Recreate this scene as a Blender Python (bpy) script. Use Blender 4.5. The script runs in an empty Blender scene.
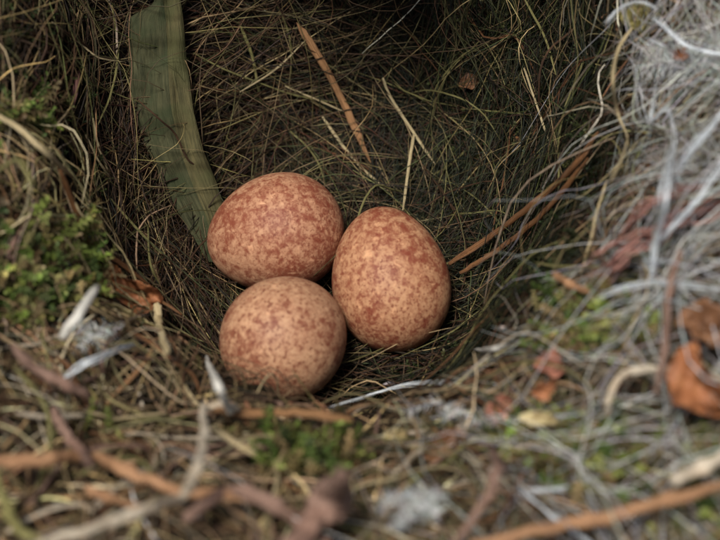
import bpy, math, random
import numpy as np
from mathutils import Vector
from mathutils.bvhtree import BVHTree

# one Blender unit is one centimetre (the eggs are about 2 cm long)
sc = bpy.context.scene
C = sc.collection
sc.unit_settings.system = 'METRIC'
sc.unit_settings.scale_length = 0.01
random.seed(7)
rng = np.random.default_rng(11)
R = math.radians

# ------------------------------------------------------------ camera, sky, sun
PITCH = R(50)
DIST = 22.0
TGT = np.array([0.0, 0.0, 0.9])
FWD = np.array([0.0, math.cos(PITCH), -math.sin(PITCH)])
RIGHT = np.array([1.0, 0.0, 0.0])
UP = np.cross(RIGHT, FWD)
CAM = TGT - DIST * FWD
cd = bpy.data.cameras.new('camera')
cam = bpy.data.objects.new('camera', cd)
C.objects.link(cam)
sc.camera = cam
cam.location = CAM
cam.rotation_euler = (math.pi / 2 - PITCH, 0, 0)
cd.sensor_width = 36
cd.lens = 82.5
cd.clip_start = 0.5
cd.clip_end = 3000
cd.dof.use_dof = True
cd.dof.focus_distance = 22.3
cd.dof.aperture_fstop = 0.2
FPX = 82.5 / 36 * 720            # focal length in pixels of the 720-wide photograph

w = bpy.data.worlds.new('World')
sc.world = w
w.use_nodes = True
nt = w.node_tree
SUN_EL, SUN_DIR = R(68), (-0.55, -0.83)
sky = nt.nodes.new('ShaderNodeTexSky')
sky.sky_type = 'NISHITA'
sky.sun_disc = False
sky.sun_elevation = SUN_EL
sky.sun_rotation = math.atan2(SUN_DIR[0], SUN_DIR[1])
sky.air_density = 1.0
sky.dust_density = 3.0
bg = nt.nodes['Background']
bg.inputs['Strength'].default_value = 0.05
nt.links.new(sky.outputs[0], bg.inputs[0])
sl = bpy.data.lights.new('sun', 'SUN')
sl.energy = 3.5
sl.angle = R(14)
sl.color = (1.0, 0.945, 0.87)
so = bpy.data.objects.new('sun', sl)
C.objects.link(so)
h = math.hypot(*SUN_DIR)
sd = Vector((SUN_DIR[0] / h * math.cos(SUN_EL), SUN_DIR[1] / h * math.cos(SUN_EL), math.sin(SUN_EL)))
so.rotation_euler = sd.to_track_quat('Z', 'Y').to_euler()
so.location = sd * 60
sc.view_settings.view_transform = 'Standard'
sc.view_settings.look = 'None'
sc.view_settings.exposure = 0.6
sc.view_settings.gamma = 1.0
sc.render.engine = 'CYCLES'
sc.cycles.max_bounces = 6
sc.cycles.transparent_max_bounces = 8


# ------------------------------------------------------------ helpers
def srgb(r, g, b):
    f = lambda c: (c / 255 / 12.92) if c / 255 <= 0.04045 else ((c / 255 + 0.055) / 1.055) ** 2.4
    return (f(r), f(g), f(b))


def ray(px, py):
    d = FWD + RIGHT * (px - 360) / FPX + UP * (270 - py) / FPX
    return d / np.linalg.norm(d)


def project(P):
    q = P - CAM
    dz = q @ FWD
    return 360 + FPX * (q @ RIGHT) / dz, 270 - FPX * (q @ UP) / dz


def tag(o, label=None, cat=None, group=None, kind=None):
    if label: o['label'] = label
    if cat: o['category'] = cat
    if group: o['group'] = group
    if kind: o['kind'] = kind
    return o


def link_mesh(name, V, F, mat, parent=None, smooth=True, cols=None, uvs=None):
    """V (n,3), F (m,k) quads or triangles of one size, or a list of polygons"""
    me = bpy.data.meshes.new(name)
    if isinstance(F, np.ndarray):
        m, k = F.shape
        me.vertices.add(len(V))
        me.vertices.foreach_set('co', np.ascontiguousarray(V, np.float32).ravel())
        me.loops.add(m * k)
        me.loops.foreach_set('vertex_index', F.astype(np.int32).ravel())
        me.polygons.add(m)
        me.polygons.foreach_set('loop_start', np.arange(0, m * k, k, dtype=np.int32))
        me.update(calc_edges=True)
    else:
        me.from_pydata([tuple(v) for v in V], [], F)
    if smooth:
        me.polygons.foreach_set('use_smooth', np.ones(len(me.polygons), bool))
    if cols is not None:
        a = me.color_attributes.new('tint', 'FLOAT_COLOR', 'POINT')
        c4 = np.ones((len(V), 4), np.float32)
        c4[:, :3] = cols
        a.data.foreach_set('color', c4.ravel())
    if uvs is not None:
        ul = me.uv_layers.new(name='UVMap')
        idx = np.empty(len(me.loops), np.int32)
        me.loops.foreach_get('vertex_index', idx)
        ul.data.foreach_set('uv', np.asarray(uvs, np.float32)[idx].ravel())
    for mm in (mat if isinstance(mat, list) else [mat]):
        me.materials.append(mm)
    me.validate()
    o = bpy.data.objects.new(name, me)
    C.objects.link(o)
    if parent: o.parent = parent
    return o


def base_mat(name, rough=0.7, spec=0.3):
    m = bpy.data.materials.new(name)
    m.use_nodes = True
    n = m.node_tree
    b = n.nodes['Principled BSDF']
    b.inputs['Roughness'].default_value = rough
    b.inputs['Specular IOR Level'].default_value = spec
    return m, n, b


def N(n, t, **kw):
    x = n.nodes.new(t)
    for k, v in kw.items():
        if k in x.inputs: x.inputs[k].default_value = v
        else: setattr(x, k, v)
    return x


def noise(n, scale, detail=4, rough=0.55, vec=None, dist=0.0):
    x = N(n, 'ShaderNodeTexNoise')
    x.inputs['Scale'].default_value = scale
    x.inputs['Detail'].default_value = detail
    x.inputs['Roughness'].default_value = rough
    x.inputs['Distortion'].default_value = dist
    if vec is not None: n.links.new(vec, x.inputs['Vector'])
    return x


def ramp(n, fac, stops):
    x = N(n, 'ShaderNodeValToRGB')
    e = x.color_ramp.elements
    while len(e) < len(stops): e.new(0.5)
    for i, (p, c) in enumerate(stops):
        e[i].position = p
        e[i].color = (*c, 1) if len(c) == 3 else c
    n.links.new(fac, x.inputs[0])
    return x


def mixc(n, fac, a, b, mode='MIX'):
    x = N(n, 'ShaderNodeMix', data_type='RGBA', blend_type=mode)
    for s, v in ((x.inputs[0], fac), (x.inputs[6], a), (x.inputs[7], b)):
        if hasattr(v, 'is_linked'): n.links.new(v, s)
        elif isinstance(v, (int, float)): s.default_value = v
        else: s.default_value = (*v, 1)
    return x.outputs[2]


def bump(n, b, hgt, strength=0.4, dist=0.02):
    x = N(n, 'ShaderNodeBump')
    x.inputs['Strength'].default_value = strength
    x.inputs['Distance'].default_value = dist
    n.links.new(hgt, x.inputs['Height'])
    n.links.new(x.outputs[0], b.inputs['Normal'])


def strand_material(name, rough=0.65, spec=0.3, trans=0.0, sc_=9):
    m, n, b = base_mat(name, rough, spec)
    a = N(n, 'ShaderNodeAttribute', attribute_name='tint')
    t = N(n, 'ShaderNodeTexCoord')
    ns = noise(n, sc_, 3, 0.6, t.outputs['Object'])
    rp = ramp(n, ns.outputs[0], [(0.3, (0.55, 0.52, 0.5)), (0.7, (1.25, 1.22, 1.15))])
    col = mixc(n, 1.0, a.outputs['Color'], rp.outputs[0], 'MULTIPLY')
    n.links.new(col, b.inputs['Base Color'])
    if trans:
        tr = N(n, 'ShaderNodeBsdfTranslucent')
        n.links.new(col, tr.inputs[0])
        mx = N(n, 'ShaderNodeMixShader')
        mx.inputs[0].default_value = trans
        n.links.new(b.outputs[0], mx.inputs[1]); n.links.new(tr.outputs[0], mx.inputs[2])
        n.links.new(mx.outputs[0], n.nodes['Material Output'].inputs[0])
    return m


def stem_material(name, colA, colB, rough=0.6, spec=0.35, colC=None, streak=26):
    """fibres run along the stem: uv.x is centimetres along it, uv.y is 0..1 around it"""
    m, n, b = base_mat(name, rough, spec)
    uv = N(n, 'ShaderNodeUVMap')
    mp = N(n, 'ShaderNodeMapping')
    mp.inputs['Scale'].default_value = (1.2, streak * 0.35, 1)
    n.links.new(uv.outputs[0], mp.inputs[0])
    ns = noise(n, 2.2, 5, 0.65, mp.outputs[0])
    t = N(n, 'ShaderNodeTexCoord')
    n2 = noise(n, 1.7, 3, 0.6, t.outputs['Object'])
    rp = ramp(n, ns.outputs[0], [(0.25, [x * .55 for x in colA]), (0.36, colA), (0.66, colB)])
    c = rp.outputs[0]
    if colC is not None:
        r2 = ramp(n, n2.outputs[0], [(0.48, (0, 0, 0)), (0.62, (1, 1, 1))])
        c = mixc(n, r2.outputs[0], c, colC)
    n.links.new(c, b.inputs['Base Color'])
    bump(n, b, ns.outputs[0], 0.9, 0.04)
    return m


def catmull(P, n):
    P = np.asarray(P, float)
    if len(P) == 2:
        t = np.linspace(0, 1, n)[:, None]
        return P[0] * (1 - t) + P[1] * t
    Q = np.vstack([2 * P[0] - P[1], P, 2 * P[-1] - P[-2]])
    out = []
    for s in np.linspace(0, len(P) - 1 - 1e-9, n):
        i = int(s); t = s - i
        p0, p1, p2, p3 = Q[i:i + 4]
        out.append(0.5 * ((2 * p1) + (-p0 + p2) * t + (2 * p0 - 5 * p1 + 4 * p2 - p3) * t * t + (-p0 + 3 * p1 - 3 * p2 + p3) * t ** 3))
    return np.array(out)


# ------------------------------------------------------------ the nest's surface (a loft of profiles)
CX, CY = -0.2, 0.3
prof = {
    0:   [(1.5, .10), (2.5, .7), (3.1, 1.9), (3.55, 2.9), (4.4, 3.6), (6.0, 4.3), (8.5, 4.6), (13, 2.0)],
    30:  [(1.5, .10), (2.6, .7), (3.5, 2.1), (4.0, 3.4), (4.6, 4.8), (5.6, 6.2), (8.0, 7.5), (12, 6.0)],
    60:  [(1.5, .12), (2.7, .7), (3.6, 2.0), (4.0, 3.4), (4.1, 5.0), (3.5, 6.4), (2.2, 7.3), (1.2, 8.2)],
    90:  [(1.5, .12), (2.7, .7), (3.5, 1.9), (3.9, 3.2), (3.9, 5.0), (3.2, 6.3), (1.8, 7.0), (0.5, 7.9)],  # back profiles curl into an unseen overhang, shaped to shade the far lining
    135: [(1.5, .12), (2.7, .7), (3.7, 2.0), (4.4, 3.4), (4.6, 5.0), (4.0, 6.4), (2.8, 7.3), (1.7, 8.2)],
    165: [(1.5, .10), (2.7, .7), (3.7, 1.9), (4.5, 3.2), (5.2, 4.4), (6.0, 5.8), (7.5, 7.0), (11, 7.0)],
    195: [(1.5, .10), (2.5, .7), (3.3, 1.7), (3.9, 2.6), (4.8, 3.2), (6.2, 3.8), (8.5, 4.0), (13, 2.0)],
    225: [(1.5, .10), (2.5, .5), (3.1, 1.2), (3.5, 1.78), (4.4, 2.15), (6.0, 2.7), (8.5, 2.3), (13, 0.0)],
    270: [(1.5, .10), (2.6, .45), (3.25, 1.08), (3.65, 1.6), (4.6, 1.98), (6.0, 2.2), (8.0, 1.5), (12, -1.)],
    315: [(1.5, .10), (2.4, .6), (2.95, 1.6), (3.3, 2.3), (4.3, 2.7), (6.0, 3.0), (8.5, 2.5), (13, 0.0)],
}
NU, NV = 360, 220
keys = sorted(prof)
ang = np.array(keys + [360 + keys[0]], float)
tab = np.array([prof[k] for k in keys] + [prof[keys[0]]])        # (k,8,2)


def periodic(th):
    i = np.searchsorted(ang, th, side='right') - 1
    i = min(max(i, 0), len(keys) - 1)
    a0, a1 = ang[i], ang[i + 1]
    t = (th - a0) / (a1 - a0)
    n = len(keys)
    p0, p1, p2, p3 = tab[(i - 1) % n], tab[i], tab[(i + 1) % n], tab[(i + 2) % n]
    m1 = (p2 - p0) / ((a1 - ang[(i - 1)] if i > 0 else a1 - a0 + 45)) * (a1 - a0)
    m2 = (p3 - p1) / ((ang[(i + 2)] - a0) if i + 2 < len(ang) else (a1 - a0 + 30)) * (a1 - a0)
    t2, t3 = t * t, t * t * t
    return (2 * t3 - 3 * t2 + 1) * p1 + (t3 - 2 * t2 + t) * m1 + (-2 * t3 + 3 * t2) * p2 + (t3 - t2) * m2


G = np.zeros((NV, NU, 3))
for j in range(NU):
    th = 360.0 * j / NU
    pr = np.vstack([[0.0, 0.05], periodic(th)])
    cv = catmull(pr, NV)
    G[:, j, 0] = CX + cv[:, 0] * math.cos(R(th))
    G[:, j, 1] = CY + cv[:, 0] * math.sin(R(th))
    G[:, j, 2] = cv[:, 1]


def grad(G):
    gu = (np.roll(G, -1, 1) - np.roll(G, 1, 1)) / 2
    gv = np.gradient(G, axis=0)
    n = np.cross(gu, gv)
    n /= np.linalg.norm(n, axis=2, keepdims=True) + 1e-9
    return gu, gv, n


gu, gv, GN = grad(G)
if GN[20, 0, 2] < 0: GN = -GN
# lumps: a sum of random waves pushes the wall in and out
L = np.zeros((NV, NU))
for f, a, q in ((0.9, .10, 9), (2.2, .07, 14), (5.0, .035, 22), (10, .02, 26)):
    for _ in range(q):
        k = rng.normal(size=3); k = k / np.linalg.norm(k) * f * rng.uniform(.7, 1.4)
        L += a / math.sqrt(q) * 1.6 * np.sin(G @ k + rng.uniform(0, 6.28))
vv = np.linspace(0, 1, NV)[:, None]
amp = np.clip((vv - 0.12) * 6, 0.15, 1) * np.where(vv < .42, 0.8, 1.5)
G0 = G.copy()
G = G + GN * (L * amp)[:, :, None]
gu, gv, GN2 = grad(G)
sgn = np.sign((GN2 * GN).sum(2, keepdims=True)); sgn[sgn == 0] = 1
GN2 = GN2 * sgn
LU = np.linalg.norm(gu, axis=2); LV = np.linalg.norm(gv, axis=2)

jj, ii = np.meshgrid(np.arange(NU), np.arange(NV - 1))
F = np.stack([ii * NU + jj, ii * NU + (jj + 1) % NU, (ii + 1) * NU + (jj + 1) % NU, (ii + 1) * NU + jj], -1).reshape(-1, 4)
BV = BVHTree.FromPolygons([tuple(p) for p in G.reshape(-1, 3)], [tuple(f) for f in F])


def sample(u, v):
    """bilinear lookup, u in cells around, v in cells outwards"""
    u = np.mod(u, NU); v = np.clip(v, 1, NV - 1.001)
    i = v.astype(int); j = u.astype(int) % NU; fi = (v - i)[:, None]; fj = (u - np.floor(u))[:, None]
    j2 = (j + 1) % NU
    P = (G[i, j] * (1 - fj) + G[i, j2] * fj) * (1 - fi) + (G[i + 1, j] * (1 - fj) + G[i + 1, j2] * fj) * fi
    return P, GN2[i, j], LU[i, j], LV[i, j]


def hit(px, py):
    r = ray(px, py)
    loc, nor, idx, d = BV.ray_cast(Vector(CAM), Vector(r))
    return loc, idx, d, r


def on(px, py, lift=0.1):
    """world point of a pixel on the nest, lifted off it by about `lift` cm towards the light"""
    loc, idx, d, r = hit(px, py)
    if loc is None: return CAM + r * 20
    i, j = divmod(idx, NU)
    # move back along the line of sight so the point stays over the same place in the nest
    c = max(0.35, -float(np.dot(GN2[i, j], r)))
    return np.array(loc) - r * lift / c


def scatter(n, inside, box=(-170, 890, -150, 720)):
    """points spread evenly over what the camera can see of the nest: (u, v) cells"""
    out = []
    tries = 0
    while len(out) < n and tries < n * 30:
        tries += 1
        px = rng.uniform(box[0], box[1]); py = rng.uniform(box[2], box[3])
        if not inside(px, py): continue
        loc, idx, d, r = hit(px, py)
        if loc is None: continue
        i, j = divmod(idx, NU)
        out.append((j + rng.uniform(), i + rng.uniform()))
    return np.array(out)


RIM = [(-60, -60), (-20, 60), (20, 130), (62, 190), (95, 262), (165, 305), (215, 375), (285, 402), (350, 405), (440, 380),
       (500, 338), (560, 285), (600, 215), (618, 120), (608, 30), (600, -200)]


def poly_in(px, py, poly):
    c = False
    j = len(poly) - 1
    for i in range(len(poly)):
        xi, yi = poly[i]; xj, yj = poly[j]
        if (yi > py) != (yj > py) and px < (xj - xi) * (py - yi) / (yj - yi) + xi: c = not c
        j = i
    return c


CUP = RIM + [(-60, -200)]
in_cup = lambda x, y: poly_in(x, y, CUP)
near = lambda x, y, cx, cy, rx, ry: ((x - cx) / rx) ** 2 + ((y - cy) / ry) ** 2 < 1


def tubes(P, rad, M=3):
    """P (n,K,3), rad (n,K) -> verts, quads, strand index of each vert"""
    n, K, _ = P.shape
    T = np.gradient(P, axis=1)
    T /= np.linalg.norm(T, axis=2, keepdims=True) + 1e-9
    ref = rng.normal(size=(n, 1, 3)); ref /= np.linalg.norm(ref, axis=2, keepdims=True)
    A = np.cross(T, ref)
    bad = np.linalg.norm(A, axis=2, keepdims=True)
    A = np.where(bad < 0.15, np.cross(T, np.roll(ref, 1, 2) + 0.3), A)
    A /= np.linalg.norm(A, axis=2, keepdims=True) + 1e-9
    B = np.cross(T, A)
    a = np.arange(M) * 2 * np.pi / M
    V = P[:, :, None] + rad[:, :, None, None] * (np.cos(a)[None, None, :, None] * A[:, :, None] + np.sin(a)[None, None, :, None] * B[:, :, None])
    s, k, m = np.meshgrid(np.arange(n), np.arange(K - 1), np.arange(M), indexing='ij')
    b0 = s * K * M
    m2 = (m + 1) % M
    Q = np.stack([b0 + k * M + m, b0 + k * M + m2, b0 + (k + 1) * M + m2, b0 + (k + 1) * M + m], -1).reshape(-1, 4)
    return V.reshape(-1, 3), Q, np.repeat(np.arange(n), K * M)


def palette(n, cols, jitter=0.3, weights=None):
    c = np.array(cols)
    w_ = None if weights is None else np.array(weights) / sum(weights)
    k = rng.choice(len(c), n, p=w_)
    out = c[k] * np.exp(rng.normal(0, jitter, (n, 1))) * np.exp(rng.normal(0, 0.06, (n, 3)))
    return np.clip(out, 0.003, 0.85)


def walk(uv, length, K=9, along=None, spread=0.5, curl=0.5, h0=(0.0, 0.12), arch=0.1, wig=0.03, tip=0.0):
    """strands that follow the nest's surface; along = preferred heading (0 runs round the cup)"""
    n = len(uv)
    u = uv[:, 0].copy(); v = uv[:, 1].copy()
    ln = rng.uniform(length[0], length[1], n)
    phi = rng.uniform(0, 2 * np.pi, n) if along is None else along + rng.normal(0, spread, n) + np.pi * rng.integers(0, 2, n)
    kap = rng.normal(0, curl, n)
    hb = rng.uniform(h0[0], h0[1], n); ar = rng.exponential(arch, n); tp = rng.normal(0, tip, n) if tip else np.zeros(n)
    pts = []
    for k in range(K):
        P, Nn, lu, lv = sample(u, v)
        t = k / (K - 1)
        hh = hb + ar * math.sin(math.pi * t) + tp * t ** 2
        pts.append(P + Nn * np.maximum(hh, 0.0)[:, None])
        st = ln / (K - 1)
        u = u + np.clip(np.cos(phi) * st / np.maximum(lu, 0.012), -14, 14)
        v = v + np.sin(phi) * st / np.maximum(lv, 0.02)
        phi = phi + kap * st + rng.normal(0, 0.07, n)
    P = np.stack(pts, 1)
    # smooth wiggle and smoothing along the strand
    for _ in range(2):
        P[:, 1:-1] = (P[:, :-2] + 2 * P[:, 1:-1] + P[:, 2:]) / 4
    P += rng.normal(0, wig, P.shape) * 0.5
    return P


def taper(n, K, r, lo=0.35):
    t = np.linspace(0, 1, K)[None]
    rr = np.exp(rng.uniform(math.log(r[0]), math.log(r[1]), n))[:, None]
    return rr * (1 - (1 - lo) * np.clip((t - 0.5) * 2, 0, 1) ** 2) * np.clip(0.5 + t * 4, 0, 1)


def keep_clear(P, uv, avoid):
    """strands of the banks do not run down over the cup's mouth, and none lies across the eggs"""
    X_, Y_ = project(P)
    ins = np.zeros(X_.shape, bool)
    j = len(CUP) - 1
    for i in range(len(CUP)):
        (xi, yi), (xj, yj) = CUP[i], CUP[j]
        if yi != yj:
            ins ^= ((yi > Y_) != (yj > Y_)) & (X_ < (xj - xi) * (Y_ - yi) / (yj - yi) + xi)
        j = i
    ok = (ins.mean(1) < .12) | (rng.uniform(size=len(P)) > avoid)
    egg = (((X_ - 286) / 69) ** 2 + ((Y_ - 336) / 63) ** 2 < 1) | (((X_ - 390) / 62) ** 2 + ((Y_ - 279) / 76) ** 2 < 1)
    ok &= ~egg.any(1)
    return P[ok], uv[ok]


def strand_object(name, uv, mat, parent, cols, length, rad, M=3, K=9, jit=0.3, weights=None, avoid=0, **kw):
    P = walk(uv, length, K, **kw)
    if avoid > 0: P, uv = keep_clear(P, uv, avoid)
    V, Q, sid = tubes(P, taper(len(uv), K, rad), M)
    o = link_mesh(name, V, Q, mat, parent, True, palette(len(uv), cols, jit, weights)[sid])
    tag(o, kind='stuff')
    return o


# ------------------------------------------------------------ ground under the nest
m_ground, n_, b_ = base_mat('leaf_mould', 0.95, 0.1)
t_ = N(n_, 'ShaderNodeTexCoord')
a_ = noise(n_, 0.35, 8, 0.7, t_.outputs['Object'])
r_ = ramp(n_, a_.outputs[0], [(0.3, (.018, .012, .008)), (0.55, (.06, .042, .026)), (0.8, (.11, .085, .05))])
n_.links.new(r_.outputs[0], b_.inputs['Base Color'])
bump(n_, b_, a_.outputs[0], 0.8, 0.5)
nn = 60
xs = np.sinh(np.linspace(-5.2, 5.2, nn)) * 11
X, Y = np.meshgrid(xs, xs)
Z = -2.6 + 0.4 * np.sin(X * .35 + 1) * np.cos(Y * .3) - 0
V = np.stack([X, Y, Z], -1).reshape(-1, 3)
a, b = np.meshgrid(np.arange(nn - 1), np.arange(nn - 1))
Fg = np.stack([b * nn + a, b * nn + a + 1, (b + 1) * nn + a + 1, (b + 1) * nn + a], -1).reshape(-1, 4)
g = link_mesh('ground', V, Fg, m_ground)
tag(g, kind='structure')

# ------------------------------------------------------------ nest wall
nest = bpy.data.objects.new('bird_nest', None)
nest.location = (0, 0, 0)
C.objects.link(nest)
tag(nest, 'deep cup nest of matted grass, rootlets and moss holding three speckled eggs', 'nest')

m_wall, n_, b_ = base_mat('matted_fibre', 0.95, 0.1)
t_ = N(n_, 'ShaderNodeTexCoord')
a_ = noise(n_, 2.2, 9, 0.72, t_.outputs['Object'], 1.2)
c_ = noise(n_, 0.6, 4, 0.6, t_.outputs['Object'])
r_ = ramp(n_, a_.outputs[0], [(0.32, (.010, .006, .0035)), (0.5, (.040, .023, .012)), (0.72, (.085, .05, .026))])
r2 = ramp(n_, a_.outputs[0], [(0.32, (0.0048, 0.0060, 0.0030)), (0.5, (0.0132, 0.0156, 0.0060)), (0.72, (0.0300, 0.0330, 0.0132))])
r3 = ramp(n_, c_.outputs[0], [(0.45, (0, 0, 0)), (0.6, (1, 1, 1))])
n_.links.new(mixc(n_, r3.outputs[0], r_.outputs[0], r2.outputs[0]), b_.inputs['Base Color'])
bump(n_, b_, a_.outputs[0], 0.9, 0.15)
o = link_mesh('nest_wall', G.reshape(-1, 3), F, m_wall, nest)

m_in = strand_material('dry_grass_fibre', 0.6, 0.3)
m_out = strand_material('weathered_fibre', 0.7, 0.25)
m_hair = strand_material('animal_hair', 0.4, 0.5, 0.25)
m_moss = strand_material('moss_leaf', 0.6, 0.25, 0.35, 4)

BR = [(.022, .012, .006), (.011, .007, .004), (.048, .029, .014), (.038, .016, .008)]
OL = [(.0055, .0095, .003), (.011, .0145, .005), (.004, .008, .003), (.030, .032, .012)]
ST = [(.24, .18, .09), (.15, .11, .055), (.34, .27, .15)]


def zone(f, n, extra=0, vr=(20, 130), **k):
    """visible scatter plus a thin spread over the rest of the nest"""
    uv = scatter(n, f, **k)
    if extra:
        ex = np.stack([rng.uniform(0, NU, extra), rng.uniform(vr[0], vr[1], extra)], -1)
        P, _, _, _ = sample(ex[:, 0], ex[:, 1])
        X_, Y_ = project(P)
        keep = [not (-20 < x < 740 and -20 < y < 560) for x, y in zip(X_, Y_)]
        uv = np.vstack([uv, ex[keep]])
    return uv


# the lining: reddish brown matted fibre to the left and middle, olive grass to the right; both darkened to put the cup's shade into their colour
left_cup = lambda x, y: in_cup(x, y) and x + rng.normal(0, 60) < 400
right_cup = lambda x, y: in_cup(x, y) and x + rng.normal(0, 60) > 400
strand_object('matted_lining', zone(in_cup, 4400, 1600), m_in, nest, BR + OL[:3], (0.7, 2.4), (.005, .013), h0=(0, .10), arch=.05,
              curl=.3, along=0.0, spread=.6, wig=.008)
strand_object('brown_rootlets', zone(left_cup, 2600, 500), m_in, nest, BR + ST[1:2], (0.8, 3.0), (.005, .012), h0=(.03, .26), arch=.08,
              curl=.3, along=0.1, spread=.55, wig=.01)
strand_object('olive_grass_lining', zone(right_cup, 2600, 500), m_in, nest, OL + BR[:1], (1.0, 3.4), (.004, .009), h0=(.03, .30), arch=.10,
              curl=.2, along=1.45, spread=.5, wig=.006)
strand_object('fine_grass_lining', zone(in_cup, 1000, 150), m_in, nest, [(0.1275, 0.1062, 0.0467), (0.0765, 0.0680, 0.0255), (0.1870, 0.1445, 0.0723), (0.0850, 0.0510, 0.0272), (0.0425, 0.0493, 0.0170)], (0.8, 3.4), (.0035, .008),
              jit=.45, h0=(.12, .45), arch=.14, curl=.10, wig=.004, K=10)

# the rim and outer wall
out_all = lambda x, y: not in_cup(x, y)
low_left = lambda x, y: (not in_cup(x, y)) and x + rng.normal(0, 50) < 430
low_right = lambda x, y: (not in_cup(x, y)) and x + rng.normal(0, 50) > 430
strand_object('rim_underlayer', zone(out_all, 4200, 2600, (90, 218)), m_out, nest, [(0.0250, 0.0160, 0.0090), (0.0140, 0.0090, 0.0055), (0.0500, 0.0350, 0.0190), (0.0300, 0.0150, 0.0090), (0.0175, 0.0185, 0.0080), (0.0325, 0.0290, 0.0130), (0.0800, 0.0600, 0.0350), (0.0100, 0.0090, 0.0060)], (0.6, 2.2), (.007, .022), h0=(0, .16), arch=.06,
              avoid=.8, jit=.5, curl=.5, wig=.03, K=8)  # very dark tints put the shade of the gaps into this bottom layer
strand_object('rim_grass', zone(low_left, 2100, 300, (95, 160)), m_out, nest, ST + [(.13, .075, .04), (.06, .036, .02), (.03, .018, .01), (.20, .14, .09), (.34, .29, .2), (.05, .035, .018)],
              (0.7, 2.6), (.006, .024), M=4, jit=.6, avoid=.8, h0=(.06, .34), arch=.08, curl=.3, along=0.0, spread=.9, wig=.02)
strand_object('rim_fibres', zone(low_right, 2300, 300, (95, 160)), m_out, nest, [(.16, .12, .08), (.085, .052, .03), (.26, .23, .18), (.10, .05, .026), (.11, .095, .045), (.035, .022, .012), (.04, .045, .02), (.19, .12, .07)],
              (0.7, 2.6), (.004, .015), M=4, jit=.6, avoid=.9, h0=(.06, .40), arch=.10, curl=.35, wig=.02)

strand_object('rim_fuzz', zone(out_all, 1500), m_out, nest, ST + [(.28, .25, .2), (.14, .12, .06), (.2, .13, .08)], (0.4, 1.6), (.004, .009), jit=.4, avoid=.8, h0=(.15, .6), arch=.12,
              curl=.6, wig=.02)
strand_object('bank_straw', scatter(420, lambda x, y: near(x, y, 20, 175, 75, 62) and not in_cup(x, y)), m_out, nest, [(.30, .25, .13), (.20, .16, .075), (.38, .32, .2), (.12, .085, .04)],
              (0.6, 2.0), (.005, .014), M=4, jit=.4, h0=(.12, .45), arch=.08, curl=.12, along=0.6, spread=.8)
strand_object('rim_lip_fibres', scatter(420, lambda x, y: near(x, y, 262, 408, 88, 14)), m_out, nest, [(.20, .14, .08), (.11, .07, .04), (.28, .22, .13), (.07, .045, .025)], (0.4, 1.5), (.004, .016),
              jit=.5, h0=(.02, .36), arch=.08, curl=.4, wig=.012, along=0.0, spread=.8)
# grey hair and cobweb on the right hand bank
web_zone = lambda x, y: (not in_cup(x, y)) and ((x > 640 and y < 250 and rng.uniform() < .9) or (x > 600 and rng.uniform() < .16) or (x > 430 and y > 330 and rng.uniform() < .10))
strand_object('hair_tangle', scatter(1800, web_zone), m_hair, nest, [(.30, .28, .25), (.17, .14, .11), (.48, .50, .52), (.12, .085, .055), (.26, .23, .16)], (0.8, 3.2), (.0022, .0055),
              avoid=.95, h0=(.10, .60), arch=.18, curl=.7, wig=.02, K=11, along=1.2, spread=.8)
strand_object('cobweb_threads', scatter(700, lambda x, y: (not in_cup(x, y)) and ((x > 645 and y < 330) or (x > 480 and y > 300 and rng.uniform() < .25))), m_hair, nest,
              [(.62, .66, .70), (.5, .53, .56), (.7, .72, .74)], (1.4, 4.5), (.0025, .0085), jit=.15, avoid=.93, h0=(.3, .95), arch=.2, curl=.2, wig=.006, K=12, along=1.2, spread=.8)
strand_object('loose_hair', scatter(150, lambda x, y: (x > 610 and y < 330)), m_hair, nest, [(.45, .45, .42), (.33, .33, .26), (.55, .57, .6)], (1.4, 4.0), (.004, .010),
              avoid=.9, h0=(.2, .7), arch=.3, curl=.5, wig=.015, K=14, along=1.4, spread=.6)


# ------------------------------------------------------------ moss
def moss_template(nl, seed):
    r = random.Random(seed)
    V, F = [], []
    ht = 1.0
    pts = [np.array([0.12 * math.sin(2.2 * t + seed), 0.10 * math.cos(1.7 * t + seed), t * ht]) for t in np.linspace(0, 1, 6)]
    for k in range(len(pts) - 1):
        for q in range(1): pass
    b0 = 0
    for k in range(nl):
        t = (k + .5) / nl
        p = pts[0] * 0 + np.array([0.12 * math.sin(2.2 * t + seed), 0.10 * math.cos(1.7 * t + seed), t * ht])
        a = k * 2.4 + r.uniform(-.3, .3)
        ln = 0.34 * (1 - 0.45 * t) * r.uniform(.75, 1.2)
        up = 0.35 + 0.5 * t + r.uniform(-.15, .15)
        d = np.array([math.cos(a) * math.cos(up), math.sin(a) * math.cos(up), math.sin(up)])
        s = np.array([-math.sin(a), math.cos(a), 0]) * 0.065
        m = p + d * ln * .45
        tip = p + d * ln + np.array([0, 0, -0.05])
        i = len(V)
        V += [p - s * .4, p + s * .4, m + s, tip, m - s]
        F += [(i, i + 1, i + 2), (i, i + 2, i + 4), (i + 4, i + 2, i + 3)]
    s = np.array([0.02, 0, 0])
    i = len(V)
    for p in pts: V += [p - s, p + s]
    for k in range(5):
        F += [(i + 2 * k, i + 2 * k + 1, i + 2 * k + 3), (i + 2 * k, i + 2 * k + 3, i + 2 * k + 2)]
    return np.array(V), np.array(F)


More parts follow.
